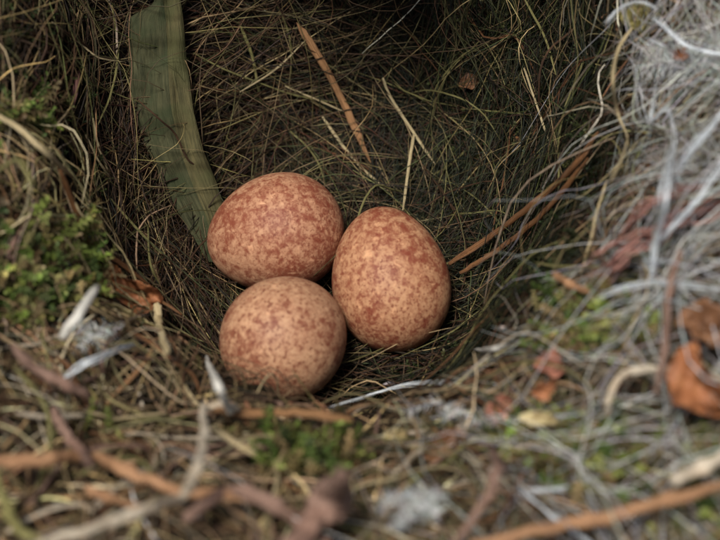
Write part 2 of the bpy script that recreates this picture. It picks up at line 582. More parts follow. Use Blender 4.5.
def moss(name, uv, size, cols, lift=(0.0, .15), tilt=.7, jit=.25):
    T = [moss_template(16, s) for s in range(4)]
    P, Nn, _, _ = sample(uv[:, 0], uv[:, 1])
    Vs, Fs, Cs = [], [], []
    off = 0
    cc = palette(len(uv), cols, jit)
    for k in range(len(uv)):
        TV, TF = T[k % 4]
        z = Nn[k] + rng.normal(0, tilt, 3) * .7 + np.array([0, -.1, .15]); z /= np.linalg.norm(z)
        x = np.cross(z, rng.normal(size=3)); x /= np.linalg.norm(x)
        y = np.cross(z, x)
        s = rng.uniform(*size)
        Vs.append(P[k] + Nn[k] * rng.uniform(*lift) + (TV[:, :1] * x + TV[:, 1:2] * y + TV[:, 2:] * z) * s)
        Fs.append(TF + off); off += len(TV)
        g_ = 0.75 + 0.5 * TV[:, 2:3]          # each shoot's tint brightens from base to tip
        Cs.append(cc[k][None] * g_)
    o = link_mesh(name, np.vstack(Vs), np.vstack(Fs), m_moss, nest, True, np.vstack(Cs))
    tag(o, kind='stuff')
    return o


GR = [(.10, .15, .035), (.18, .23, .055), (.06, .09, .028), (.27, .30, .10), (.15, .13, .055), (.22, .18, .09), (.10, .075, .035)]
patches = [(15, 262, 62, 48, 1.0), (5, 100, 26, 24, .6), (308, 462, 44, 20, 1.0), (255, 430, 20, 10, .25), (585, 455, 64, 42, 1.0), (530, 432, 26, 16, .5),
           (602, 322, 46, 28, 1.0), (35, 235, 40, 20, .3), (690, 520, 40, 20, .3), (100, 440, 40, 20, .08), (-90, 250, 90, 120, .8), (790, 470, 70, 70, .5),
           (120, 620, 120, 40, .6), (500, 620, 120, 40, .6)]


def mossy(x, y):
    y -= 18
    for cx, cy, rx, ry, p in patches:
        if near(x, y, cx, cy, rx, ry) and rng.uniform() < p: return True
    return False


moss('green_moss', scatter(4800, mossy), (.18, .40), GR, lift=(.16, .50))
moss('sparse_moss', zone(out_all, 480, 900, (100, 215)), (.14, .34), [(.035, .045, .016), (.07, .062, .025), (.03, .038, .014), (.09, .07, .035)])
moss('shaded_moss', scatter(1900, lambda x, y: in_cup(x, y) and (x > 430 + rng.normal(0, 30) or x < 90)), (.12, .28), [(.022, .036, .012), (.035, .045, .016), (.05, .055, .02)])  # darker greens than the rim moss, with the cup's shade put into the tint

# ------------------------------------------------------------ small crumbs of bark, leaf and earth caught in the rim
def crumbs(name, uv, size, cols, mat, lift=(.05, .3)):
    P, Nn, _, _ = sample(uv[:, 0], uv[:, 1])
    n = len(uv)
    base = np.array([(1, 0, 0), (-.6, .8, .05), (-.7, -.7, 0), (.1, .05, .35), (0, -.1, -.3), (.5, .9, .1)])
    f = np.array([(0, 5, 3), (5, 1, 3), (1, 2, 3), (2, 0, 3), (5, 0, 4), (1, 5, 4), (2, 1, 4), (0, 2, 4)])
    Vs = []
    for k in range(n):
        z = Nn[k] + rng.normal(0, .6, 3); z /= np.linalg.norm(z)
        x = np.cross(z, rng.normal(size=3)); x /= np.linalg.norm(x); y = np.cross(z, x)
        s = rng.uniform(*size); q = (base + rng.normal(0, .15, base.shape)) * s * np.array([1, rng.uniform(.4, .9), .5])
        Vs.append(P[k] + Nn[k] * rng.uniform(*lift) + q[:, :1] * x + q[:, 1:2] * y + q[:, 2:] * z)
    V = np.vstack(Vs)
    Fc = (f[None] + (np.arange(n) * 6)[:, None, None]).reshape(-1, 3)
    o = link_mesh(name, V, Fc, mat, nest, False, np.repeat(palette(n, cols, .3), 6, 0))
    tag(o, kind='stuff')


crumbs('leaf_crumbs', zone(out_all, 700, 400, (95, 200)), (.03, .11), [(.20, .11, .06), (.26, .2, .13), (.12, .07, .04), (.3, .28, .25), (.28, .12, .07)], m_out)
crumbs('lining_crumbs', zone(in_cup, 320, 80), (.02, .05), [(.10, .06, .03), (.14, .10, .05)], m_in, (0, .12))

# ------------------------------------------------------------ eggs
def egg_material(name, seed, ground, blot, dens=0.0):
    m, n, b = base_mat(name, 0.58, 0.22)
    t = N(n, 'ShaderNodeTexCoord')
    mp = N(n, 'ShaderNodeMapping')
    mp.inputs['Location'].default_value = (seed * 3.1, seed * 1.7, seed)
    n.links.new(t.outputs['Object'], mp.inputs[0])
    v = mp.outputs[0]
    big = noise(n, 1.5, 3, 0.6, v, 0.3)
    mid = noise(n, 8.5, 6, 0.72, v, 0.3)
    fine = noise(n, 26.0, 4, 0.7, v, 0.3)
    add = N(n, 'ShaderNodeMath', operation='MULTIPLY_ADD')
    n.links.new(big.outputs[0], add.inputs[0]); add.inputs[1].default_value = 0.5
    n.links.new(mid.outputs[0], add.inputs[2])
    # broad clouded wash
    wash = ramp(n, add.outputs[0], [(0.58 - dens, (0, 0, 0)), (0.88 - dens, (1, 1, 1))])
    c = mixc(n, wash.outputs[0], ground, [0.55 * g_ + 0.45 * b2 for g_, b2 in zip(ground, blot)])
    # blotches with ragged edges
    add2 = N(n, 'ShaderNodeMath', operation='MULTIPLY_ADD')
    n.links.new(fine.outputs[0], add2.inputs[0]); add2.inputs[1].default_value = 0.35
    n.links.new(add.outputs[0], add2.inputs[2])
    bl = ramp(n, add2.outputs[0], [(0.965 - dens, (0, 0, 0)), (1.0 - dens, (.85, .85, .85))])
    bl.color_ramp.interpolation = 'EASE'
    sc1 = N(n, 'ShaderNodeMath', operation='SUBTRACT'); n.links.new(add2.outputs[0], sc1.inputs[0]); sc1.inputs[1].default_value = 0.12
    n.links.new(sc1.outputs[0], bl.inputs[0])
    bl.color_ramp.elements[0].position = 0.76 - dens
    bl.color_ramp.elements[1].position = 1.0 - dens
    c = mixc(n, bl.outputs[0], c, blot)
    # fine freckles
    fr = noise(n, 15.0, 4, 0.6, v, 0.3)
    f2 = ramp(n, fr.outputs[0], [(0.50, (0, 0, 0)), (0.72, (.75, .75, .75))])
    c = mixc(n, f2.outputs[0], c, [x * .95 for x in blot])
    # round spots of uneven size, edges blurred by a warped lookup
    wv = noise(n, 5, 3, .6, v)
    wm = N(n, 'ShaderNodeVectorMath', operation='MULTIPLY_ADD')
    n.links.new(wv.outputs['Color'], wm.inputs[0]); wm.inputs[1].default_value = (.28, .28, .28); n.links.new(v, wm.inputs[2])
    vo = N(n, 'ShaderNodeTexVoronoi'); vo.inputs['Scale'].default_value = 5.5
    n.links.new(wm.outputs[0], vo.inputs['Vector'])
    sp = N(n, 'ShaderNodeSeparateColor'); n.links.new(vo.outputs['Color'], sp.inputs[0])
    thr = N(n, 'ShaderNodeMath', operation='MULTIPLY'); n.links.new(sp.outputs[0], thr.inputs[0]); thr.inputs[1].default_value = .42
    df = N(n, 'ShaderNodeMath', operation='SUBTRACT'); n.links.new(thr.outputs[0], df.inputs[0]); n.links.new(vo.outputs['Distance'], df.inputs[1])
    spot = ramp(n, df.outputs[0], [(0.0, (0, 0, 0)), (0.22, (.7, .7, .7))])
    c = mixc(n, spot.outputs[0], c, blot)
    sx = N(n, 'ShaderNodeSeparateXYZ'); n.links.new(t.outputs['Object'], sx.inputs[0])
    sk = noise(n, 34.0 - 5 * seed, 3, .6, v)
    ad = N(n, 'ShaderNodeMath', operation='MULTIPLY_ADD'); n.links.new(sx.outputs[0], ad.inputs[0]); ad.inputs[1].default_value = -.035; n.links.new(sk.outputs[0], ad.inputs[2])
    s4 = ramp(n, ad.outputs[0], [(0.585, (0, 0, 0)), (0.64, (.8, .8, .8))])
    c = mixc(n, s4.outputs[0], c, [x * .8 for x in blot])
    fl = noise(n, 9.0, 5, .7, v, .5)
    f3 = ramp(n, fl.outputs[0], [(0.30, (.7, .7, .7)), (0.43, (0, 0, 0))])
    c = mixc(n, f3.outputs[0], c, [min(1, x * 1.4) for x in ground])
    n.links.new(c, b.inputs['Base Color'])
    b.inputs['Subsurface Weight'].default_value = 0.12
    b.inputs['Subsurface Radius'].default_value = (.12, .05, .03)
    b.inputs['Subsurface Scale'].default_value = 0.6
    pore = noise(n, 22, 5, 0.7, v)
    bump(n, b, pore.outputs[0], 0.22, 0.012)
    return m


def make_egg(name, px, py, z, width, length, axis, label, seed, ground, blot, dens=0.0):
    r = ray(px, py)
    s = (z - CAM[2]) / r[2]
    c = CAM + r * s
    V, Fq = [], []
    nu, nv = 64, 40
    for i in range(nv + 1):
        ph = math.pi * i / nv
        x = math.cos(ph)
        rr = math.sin(ph) * (1 - 0.115 * x) * (1 - .02 * x * x)
        for j in range(nu):
            a = 2 * math.pi * j / nu
            V.append((x * length / 2, rr * width / 2 * math.cos(a), rr * width / 2 * math.sin(a)))
    for i in range(nv):
        for j in range(nu):
            Fq.append((i * nu + j, (i + 1) * nu + j, (i + 1) * nu + (j + 1) % nu, i * nu + (j + 1) % nu))
    o = link_mesh(name, np.array(V), np.array(Fq), egg_material('egg_shell_' + str(seed), seed, ground, blot, dens))
    o.location = c
    ax = RIGHT * axis[0] + UP * axis[1] + FWD * axis[2]      # pointed end
    o.rotation_euler = Vector(ax).to_track_quat('X', 'Z').to_euler()
    tag(o, label, 'egg', 'speckled eggs lying in the cup')
    return o


make_egg('egg', 275, 234, 1.02, 1.60, 1.90, (-.93, -.22, .25), 'large pinkish egg leaning against the broad bark strip, farthest back of the clutch', 1,
         (.44, .245, .14), (.165, .038, .020), 0.03)
make_egg('egg', 390, 279, 0.95, 1.56, 1.95, (-.18, .92, .12), 'upright red-mottled egg with its narrow end up, beside the two crossing brown stems', 2,
         (.43, .24, .128), (.16, .034, .018), 0.05)
make_egg('egg', 286, 337, 1.0, 1.58, 1.86, (.35, .30, .80), 'rounder paler tan egg with few dark blotches, resting against the front rim', 3,
         (.42, .245, .14), (.16, .044, .024), 0.0)

# ------------------------------------------------------------ single stems, twigs and straws
M_STRAW = stem_material('pale_straw', srgb(150, 130, 92), srgb(205, 190, 150), .55, .4)
M_WHITE = stem_material('bleached_straw', srgb(200, 195, 180), srgb(238, 236, 228), .5, .4)
M_BLUE = stem_material('bleached_fibre', srgb(165, 172, 176), srgb(222, 228, 232), .45, .5)
M_TAN = stem_material('tan_blade', srgb(118, 84, 54), srgb(165, 124, 84), .55, .35)
M_BROWN = stem_material('brown_stem', srgb(84, 54, 32), srgb(138, 96, 58), .55, .35, srgb(104, 70, 42))
M_PINK = stem_material('bark_twig', srgb(104, 78, 66), srgb(158, 130, 114), .75, .25, srgb(126, 98, 84))
M_RED = stem_material('red_stem', srgb(96, 62, 56), srgb(156, 116, 104), .6, .3)
M_GREY = stem_material('weathered_twig', srgb(150, 136, 116), srgb(222, 210, 188), .7, .3, srgb(190, 172, 148))
M_ORANGE = stem_material('orange_twig', srgb(124, 88, 62), srgb(196, 152, 112), .6, .35, srgb(150, 112, 80))
M_OLIVE = stem_material('olive_stem', srgb(92, 88, 48), srgb(150, 144, 92), .55, .35)
M_DARK = stem_material('dark_stem', srgb(50, 34, 24), srgb(92, 66, 44), .7, .25)


def make_tube(name, path, rad, mat, M=10, flat=1.0, parent=None, seed=0, knobs=0.0, ends=(0.6, 0.4)):
    r = random.Random(seed)
    n = len(path)
    T = np.gradient(path, axis=0); T /= np.linalg.norm(T, axis=1, keepdims=True) + 1e-9
    Z = -FWD
    A = np.cross(T, Z); A /= np.linalg.norm(A, axis=1, keepdims=True) + 1e-9
    B = np.cross(A, T)
    tw = r.uniform(-.4, .4)
    V, U = [], []
    ph = [r.uniform(0, 6.28) for _ in range(6)]
    nodes = [(r.uniform(0, 1), r.uniform(.15, .4)) for _ in range(5)]
    s = np.r_[0, np.cumsum(np.linalg.norm(np.diff(path, axis=0), axis=1))]
    for k in range(n):
        t = k / (n - 1)
        e = min(1.0, ends[0] + (1 - ends[0]) * t * 10) * min(1.0, ends[1] + (1 - ends[1]) * (1 - t) * 6)
        for j in range(M):
            a = 2 * math.pi * j / M
            q = rad * e * (1 + (knobs > 0) * (r.uniform(-.07, .07) + sum(nh * math.exp(-((s[k] - nt_ * s[-1]) / (rad * 1.1)) ** 2) for nt_, nh in nodes)) + .08 * math.sin(5 * s[k] + ph[0]) + .06 * math.sin(13 * s[k] + ph[1] + a) + knobs * math.sin(3 * s[k] + ph[2] + a) * math.sin(9 * s[k] + ph[3] + 2 * a))
            V.append(path[k] + A[k] * q * math.cos(a + tw * 0) + B[k] * q * flat * math.sin(a))
            U.append((s[k] + seed * .7, j / M if j <= M / 2 else 1 - j / M))
    Fq = [(k * M + j, k * M + (j + 1) % M, (k + 1) * M + (j + 1) % M, (k + 1) * M + j) for k in range(n - 1) for j in range(M)]
    # rough broken ends
    for k, sg in ((0, -1), (n - 1, 1)):
        c = len(V); V.append(path[k] + T[k] * sg * rad * r.uniform(.2, .6)); U.append((s[k], .5))
        for j in range(M):
            Fq.append((k * M + j, k * M + (j + 1) % M, c) if sg > 0 else (k * M + (j + 1) % M, k * M + j, c))
    return link_mesh(name, np.array(V), [tuple(f) for f in Fq], mat, parent, True, None, np.array(U))


PXCM = 1 / 75.0
count = [0]


def stem(name, label, cat, pts, wpx, mat, lift=0.15, flat=.8, group=None, knobs=0.0, ends=(.6, .4), parts=()):
    up = {'twigs worked into the near rim': .42, 'pale straws and stubs on the near rim': .34, 'straws bent over the banks': .12}.get(group, 0)
    """pts are (x, y[, lift]) in the photograph's pixels, laid on the nest's surface"""
    P = np.array([on(p[0], p[1], (p[2] if len(p) > 2 else lift) + up) for p in pts])
    ln = np.linalg.norm(np.diff(P, axis=0), axis=1).sum()
    path = catmull(P, max(8, int(ln * (22 if knobs else 9))))
    c0 = path.mean(0)
    if mat is M_BLUE: wpx, ends = wpx * .8, (.25, .25)
    r_ = np.random.default_rng(count[0] + 5)
    jit_ = r_.normal(0, min(.006, wpx * .0006) + knobs * .06, path[1:-1].shape)
    if knobs: jit_[1:-1] = (jit_[:-2] + jit_[1:-1] + jit_[2:]) / 3
    path[1:-1] += jit_
    count[0] += 1
    dist = np.linalg.norm(c0 - CAM)
    rad = wpx / 2 * dist / FPX
    if (mat is M_BLUE or mat is M_RED) and wpx > 2.2 and group == 'straws bent over the banks':
        nf = 9 if mat is M_BLUE else 12
        n_ = len(path); tt = np.linspace(0, 1, n_)
        Pf = np.zeros((nf, n_, 3))
        for q in range(nf):
            kk = np.array([r_.normal(0, 1, 3) for _ in range(5)])
            off = np.stack([np.interp(tt, np.linspace(0, 1, 5), kk[:, a_]) for a_ in range(3)], 1)
            for _ in range(3): off[1:-1] = (off[:-2] + off[1:-1] + off[2:]) / 3
            Pf[q] = path - c0 + off * rad * 1.1
        rf = np.exp(r_.uniform(math.log(.10), math.log(.30), nf))[:, None] * rad * np.clip(.3 + 3 * np.minimum(tt, 1 - tt), 0, 1)[None]
        V_, Q_, sid_ = tubes(Pf, rf, 5)
        o = link_mesh(name, V_, Q_, mat, None, True, None, np.stack([np.repeat(np.tile(tt, nf), 5) * ln, sid_ * .13], 1))
    else:
        o = make_tube(name, path - c0, rad, mat, 14 if knobs else 8, flat, None, count[0], knobs, ends)
    o.location = c0
    tag(o, label, cat, group)
    for (pn, pp, pw, pm) in parts:
        Q = np.array([on(p[0], p[1], (p[2] if len(p) > 2 else lift) + up) for p in pp])
        qq = catmull(Q, max(7, int(np.linalg.norm(np.diff(Q, axis=0), axis=1).sum() * 9)))
        make_tube(pn, qq - c0, pw / 2 * dist / FPX, pm, 8, flat, o, count[0] + 50, knobs, (.9, .4))
    return o


g1 = 'single straws standing out in the dark lining'
stem('grass_straw', 'stout tan dry blade, pointed at both ends, slanting above the eggs', 'dry blade',
     [(297, 23, .5), (318, 55, .5), (345, 105, .45), (372, 166, .3)], 7.5, M_TAN, flat=.35, group=g1, ends=(.15, .15))
stem('grass_straw', 'thin pale straw just below the stout tan blade', 'straw', [(322, 116, .4), (340, 142, .35), (362, 168, .3), (392, 194, .25)], 3.0, M_STRAW, flat=.5, group=g1)
stem('grass_straw', 'kinked pale straw slanting down to the right of the tan blade', 'straw', [(383, 78, .45), (390, 96, .45), (412, 130, .45), (435, 164, .35)], 3.0, M_STRAW, flat=.5, group=g1)
stem('grass_straw', 'short upright yellowish straw touching the top of the upright egg', 'straw', [(414, 134, .5), (409, 165, .5), (403, 210, .75)], 3.2, M_STRAW, flat=.5, group=g1)
stem('grass_straw', 'fine straight straw rising from behind the mottled egg, tip to the upper left', 'straw', [(240, 92, .4), (275, 70, .45), (306, 40, .5)], 1.7, M_STRAW, group=g1)
stem('grass_straw', 'fine horizontal straw crossing under the tan blade', 'straw', [(285, 86, .4), (322, 102, .4), (345, 112, .4)], 1.7, M_STRAW, group=g1)
stem('grass_straw', 'olive straw hanging beside the broad bark strip, seed end downwards', 'straw', [(240, 25, .3), (252, 55, .35), (259, 93, .3)], 3.0, M_OLIVE, group=g1, ends=(.3, .9))
g2 = 'brown stems lying up the far lining'
stem('brown_stem', 'upper of two long brown stems running from the upright egg up the lining', 'stem', [(449, 264, .75), (490, 237, .6), (540, 198, .55), (575, 165, .5), (598, 132, .4)], 6.5, M_BROWN, group=g2, flat=.8)
stem('brown_stem', 'lower of two long brown stems running from the upright egg up the lining', 'stem', [(460, 273, .6), (505, 245, .55), (548, 208, .5), (588, 158, .4)], 5.5, M_BROWN, group=g2, flat=.8)
stem('brown_stem', 'short slanting brown stem between the long brown pair and the lining top', 'stem', [(508, 128, .25), (530, 150, .25), (545, 160, .25)], 3.5, M_BROWN, group=g2)
stem('red_stalk', 'short upright dull red stalk in the upper left lining', 'stalk', [(79, 70, .35), (75, 90, .35), (68, 120, .3)], 6.5, M_RED, parts=[('side_shoot', [(73, 102, .3), (63, 92, .3), (55, 80, .3)], 4, M_RED)])
stem('grass_straw', 'long thin olive straw bending down the upper left lining', 'straw', [(112, 5, .4), (118, 50, .4), (112, 90, .4), (98, 125, .35)], 2.2, M_OLIVE, group=g1)
stem('grass_straw', 'fine straw arching towards the bark strip in the upper left', 'straw', [(52, 22, .5), (78, 42, .5), (100, 58, .5), (125, 62, .5)], 1.8, M_STRAW, group=g1)
stem('grass_straw', 'upright straw with a fork, left of the bark strip', 'straw', [(93, 118, .4), (98, 145, .4), (110, 175, .3)], 2.6, M_STRAW, group=g1, parts=[('side_shoot', [(86, 135, .4), (98, 160, .4), (112, 180, .3)], 2.2, M_STRAW)])
stem('grass_straw', 'long fine straw crossing the dark upper right lining', 'straw', [(525, 0, .5), (545, 38, .5), (556, 75, .5)], 2.2, M_OLIVE, group=g1)
stem('grass_straw', 'pale fine straw hanging straight in the right lining', 'straw', [(524, 68, .45), (535, 100, .45), (550, 145, .4)], 2.2, M_STRAW, group=g1)
stem('grass_straw', 'yellowish straw climbing between the brown stems and the red bank', 'straw', [(607, 180, .3), (596, 215, .3), (592, 235, .3), (580, 275, .2)], 3.0, M_STRAW, group=g1)
stem('dark_root', 'fine dark rootlet crossing the face of the broad strip', 'rootlet', [(138, 100, .75), (158, 118, .75), (176, 135, .75), (188, 160, .7), (205, 168, .6)], 1.8, M_DARK)
stem('dark_root', 'dark curved rootlet left of the eggs below the bark strip', 'rootlet', [(143, 232, .3), (160, 252, .35), (190, 278, .3), (208, 300, .2)], 2.4, M_DARK)
stem('grass_straw', 'straw pair leaning on the lining left of the eggs', 'straw', [(108, 196, .3), (140, 232, .35), (170, 262, .3)], 2.4, M_OLIVE, group=g1, parts=[('side_shoot', [(148, 226, .35), (150, 262, .35), (160, 285, .3)], 2, M_OLIVE)])

g3 = 'pale straws and stubs on the near rim'
stem('straw_stub', 'short bright white cut straw standing on the left bank', 'straw', [(62, 338, .7), (78, 314, .85), (97, 287, 1.0)], 9.5, M_WHITE, flat=.7, group=g3, ends=(.9, .95))
stem('straw_stub', 'upright cream stub below the curled brown leaf', 'straw', [(157, 302, .35), (159, 325, .45), (167, 353, .45)], 8, M_STRAW, flat=.6, group=g3, ends=(.5, .9))
stem('straw_stub', 'cream stub pointing down towards the long beige twig', 'straw', [(206, 357, .3), (216, 382, .4), (231, 413, .45)], 8, M_WHITE, flat=.6, group=g3, ends=(.6, .9))
stem('straw_stub', 'yellowish straw slanting down right from the long beige twig', 'straw', [(212, 428, .3), (238, 445, .3), (262, 458, .25)], 6.5, M_STRAW, flat=.6, group=g3)
stem('straw_stub', 'flat yellow straw lying along the front rim under the round egg', 'straw', [(205, 408, .35), (250, 413, .35), (300, 413, .35), (352, 420, .3)], 9, M_TAN, flat=.5, group=g3)
stem('twig', 'long bent beige twig crossing the lower left corner', 'twig', [(203, 404, .5), (204, 435, .55), (196, 468, .6), (182, 497, .65), (135, 512, .7), (85, 532, .75), (30, 545, .75)], 9.5, M_GREY, knobs=.12, group='twigs worked into the near rim',
     parts=[('side_shoot', [(204, 408, .55), (222, 404, .5), (240, 410, .4)], 7, M_GREY)])
g4 = 'twigs worked into the near rim'
stem('twig', 'reddish brown twig lying level behind the long beige twig', 'twig', [(-20, 462, .35), (40, 460, .4), (85, 456, .4), (130, 472, .4), (180, 492, .35), (245, 497, .35), (312, 526, .3)], 12, M_ORANGE, knobs=.15, group=g4)
stem('twig', 'short orange twig lying under the reddish brown twig', 'twig', [(85, 488, .3), (110, 498, .3), (145, 508, .25)], 9, M_ORANGE, knobs=.1, group=g4)
stem('twig', 'thick pinkish twig stub rising from the bottom edge', 'twig', [(288, 556, .5), (315, 520, .7), (334, 494, .8), (344, 478, .85)], 25, M_PINK, knobs=.25, group=g4, ends=(1, .45))
stem('twig', 'curved pink twig left of the thick stub', 'twig', [(185, 520, .2), (225, 492, .35), (262, 498, .4), (298, 520, .4), (330, 545, .3)], 13, M_PINK, knobs=.12, group=g4)
stem('twig', 'long orange twig slanting across the bottom right corner', 'twig', [(470, 548, .6), (540, 530, .65), (600, 518, .7), (660, 503, .7), (740, 480, .65)], 12, M_ORANGE, knobs=.12, group=g4)
stem('twig', 'grey twig with a forked end by the right edge above the orange twig', 'twig', [(672, 482, .5), (700, 468, .5), (735, 450, .5)], 11, M_GREY, knobs=.15, group=g4)
stem('twig', 'slim brown twig descending from the left edge above the reddish twig', 'twig', [(12, 345, .5), (35, 368, .5), (68, 385, .5), (98, 403, .4)], 9, M_PINK, knobs=.1, group=g4)
stem('twig', 'short greyish twig ending in a blunt tip on the reddish twig', 'twig', [(52, 408, .4), (66, 434, .5), (82, 452, .55), (92, 470, .5)], 9, M_PINK, knobs=.15, group=g4)
stem('twig', 'loop of olive stem in the bottom left corner', 'twig', [(-5, 470, .4), (4, 500, .45), (18, 528, .5), (45, 545, .5)], 9, M_OLIVE, knobs=.1, group=g4)
stem('twig', 'thin brown twig sloping down to the right of the pale down tuft', 'twig', [(492, 448, .4), (497, 470, .45), (482, 505, .5), (452, 548, .5)], 9, M_PINK, knobs=.15, group=g4)
stem('twig', 'pale brown hooked stem arching over the right bank', 'twig', [(608, 416, .35), (612, 390, .5), (635, 370, .6), (680, 372, .6), (735, 380, .5)], 7, M_GREY, knobs=.1, group=g4)
stem('twig', 'thin pinkish stem standing upright beside the curled orange leaf', 'twig', [(680, 250, .7), (668, 300, .7), (665, 350, .6), (655, 395, .5)], 7, M_PINK, knobs=.12, group=g4)
stem('twig', 'yellow brown stub poking from the moss on the right rim', 'twig', [(554, 274, .35), (570, 284, .35), (590, 292, .3)], 7, M_ORANGE, group=g4, knobs=.1)
g5 = 'straws bent over the banks'
stem('grass_straw', 'long straw bending over the upper left bank', 'straw', [(-10, 112, .8), (18, 128, .8), (48, 155, .7), (76, 180, .5)], 5.5, M_STRAW, group=g5)
stem('grass_straw', 'second straw crossing the bent one on the upper left bank', 'straw', [(-8, 175, .7), (18, 160, .8), (32, 182, .7), (48, 205, .5)], 4.5, M_OLIVE, group=g5)
stem('grass_straw', 'curved brown stem hugging the moss on the left bank', 'straw', [(60, 170, .4), (72, 200, .5), (90, 245, .5), (118, 262, .5), (150, 285, .4)], 5, M_BROWN, group=g5)
stem('grass_straw', 'bluish white straw arched over the right rim', 'straw', [(600, 300, .6), (622, 290, .75), (655, 283, .8), (690, 284, .8), (735, 292, .7)], 6.5, M_BLUE, group=g5)
stem('grass_straw', 'stout white fibre rising steeply on the right bank', 'straw', [(650, 280, .8), (656, 240, .9), (664, 190, 1.0), (672, 150, 1.0)], 7, M_BLUE, flat=.5, group=g5)
stem('grass_straw', 'forked white fibre slanting to the right edge', 'straw', [(648, 250, .7), (672, 228, .9), (695, 205, 1.0), (732, 150, 1.1)], 7, M_BLUE, flat=.5, group=g5, parts=[('side_shoot', [(700, 198, 1.0), (715, 190, 1.0), (735, 185, 1.0)], 4, M_BLUE)])
stem('grass_straw', 'second steep white fibre near the right edge', 'straw', [(672, 178, .9), (690, 150, 1.1), (712, 125, 1.1), (735, 95, 1.0)], 7, M_BLUE, flat=.5, group=g5)
stem('grass_straw', 'white strand running along the top right corner', 'straw', [(652, 20, .9), (680, 40, 1.0), (705, 50, 1.0), (735, 55, .9)], 6, M_BLUE, flat=.5, group=g5)
stem('grass_straw', 'looped pale green stem at the dark edge of the right bank', 'straw', [(632, 28, .6), (618, 50, .7), (613, 80, .7), (617, 110, .7), (628, 138, .6)], 3.6, M_STRAW, group=g5)
stem('grass_straw', 'pale thread hanging below the looped stem', 'straw', [(628, 138, .6), (622, 158, .6), (610, 182, .5)], 2.6, M_STRAW, group=g5)
stem('grass_straw', 'arched grey thread in the top right bank', 'straw', [(605, 25, .5), (618, 10, .7), (640, 2, .8), (658, 10, .8)], 3, M_BLUE, group=g5)
stem('grass_straw', 'S shaped grey thread descending the right bank', 'straw', [(655, 88, .8), (651, 120, .8), (668, 110, .9), (675, 140, .9), (668, 178, .8)], 3.2, M_BLUE, group=g5)
stem('grass_straw', 'small bright white straw tip at the right end of the front rim', 'straw', [(474, 350, .35), (492, 349, .35), (512, 344, .3)], 4.5, M_WHITE, group=g5)
stem('grass_straw', 'thin bluish thread curving along the cup edge below the upright egg', 'straw', [(330, 408, .3), (372, 394, .35), (410, 384, .35), (462, 382, .3)], 3.2, M_BLUE, group=g5)
stem('grass_straw', 'faint bluish thread in front of the moss at the bottom', 'straw', [(518, 488, .5), (545, 510, .5), (570, 528, .5), (600, 550, .5)], 5, M_BLUE, group=g5)
stem('grass_straw', 'short turquoise grey straw below the moss clump', 'straw', [(528, 491, .6), (548, 490, .6), (570, 488, .6)], 5, M_BLUE, group=g5)
stem('grass_straw', 'grey straw slanting up left of the bark crumbs on the left bank', 'straw', [(62, 380, .4), (95, 360, .5), (140, 342, .4)], 6, M_BLUE, group=g5)
stem('grass_straw', 'dark red stem lying along the right bank under the white fibres', 'stem', [(596, 275, .35), (630, 250, .45), (670, 225, .5), (735, 195, .5)], 14, M_RED, knobs=.2, group=g5)
stem('grass_straw', 'thin red stem above the dark red one', 'stem', [(618, 240, .35), (650, 205, .45), (700, 185, .5)], 7, M_RED, knobs=.2, group=g5)


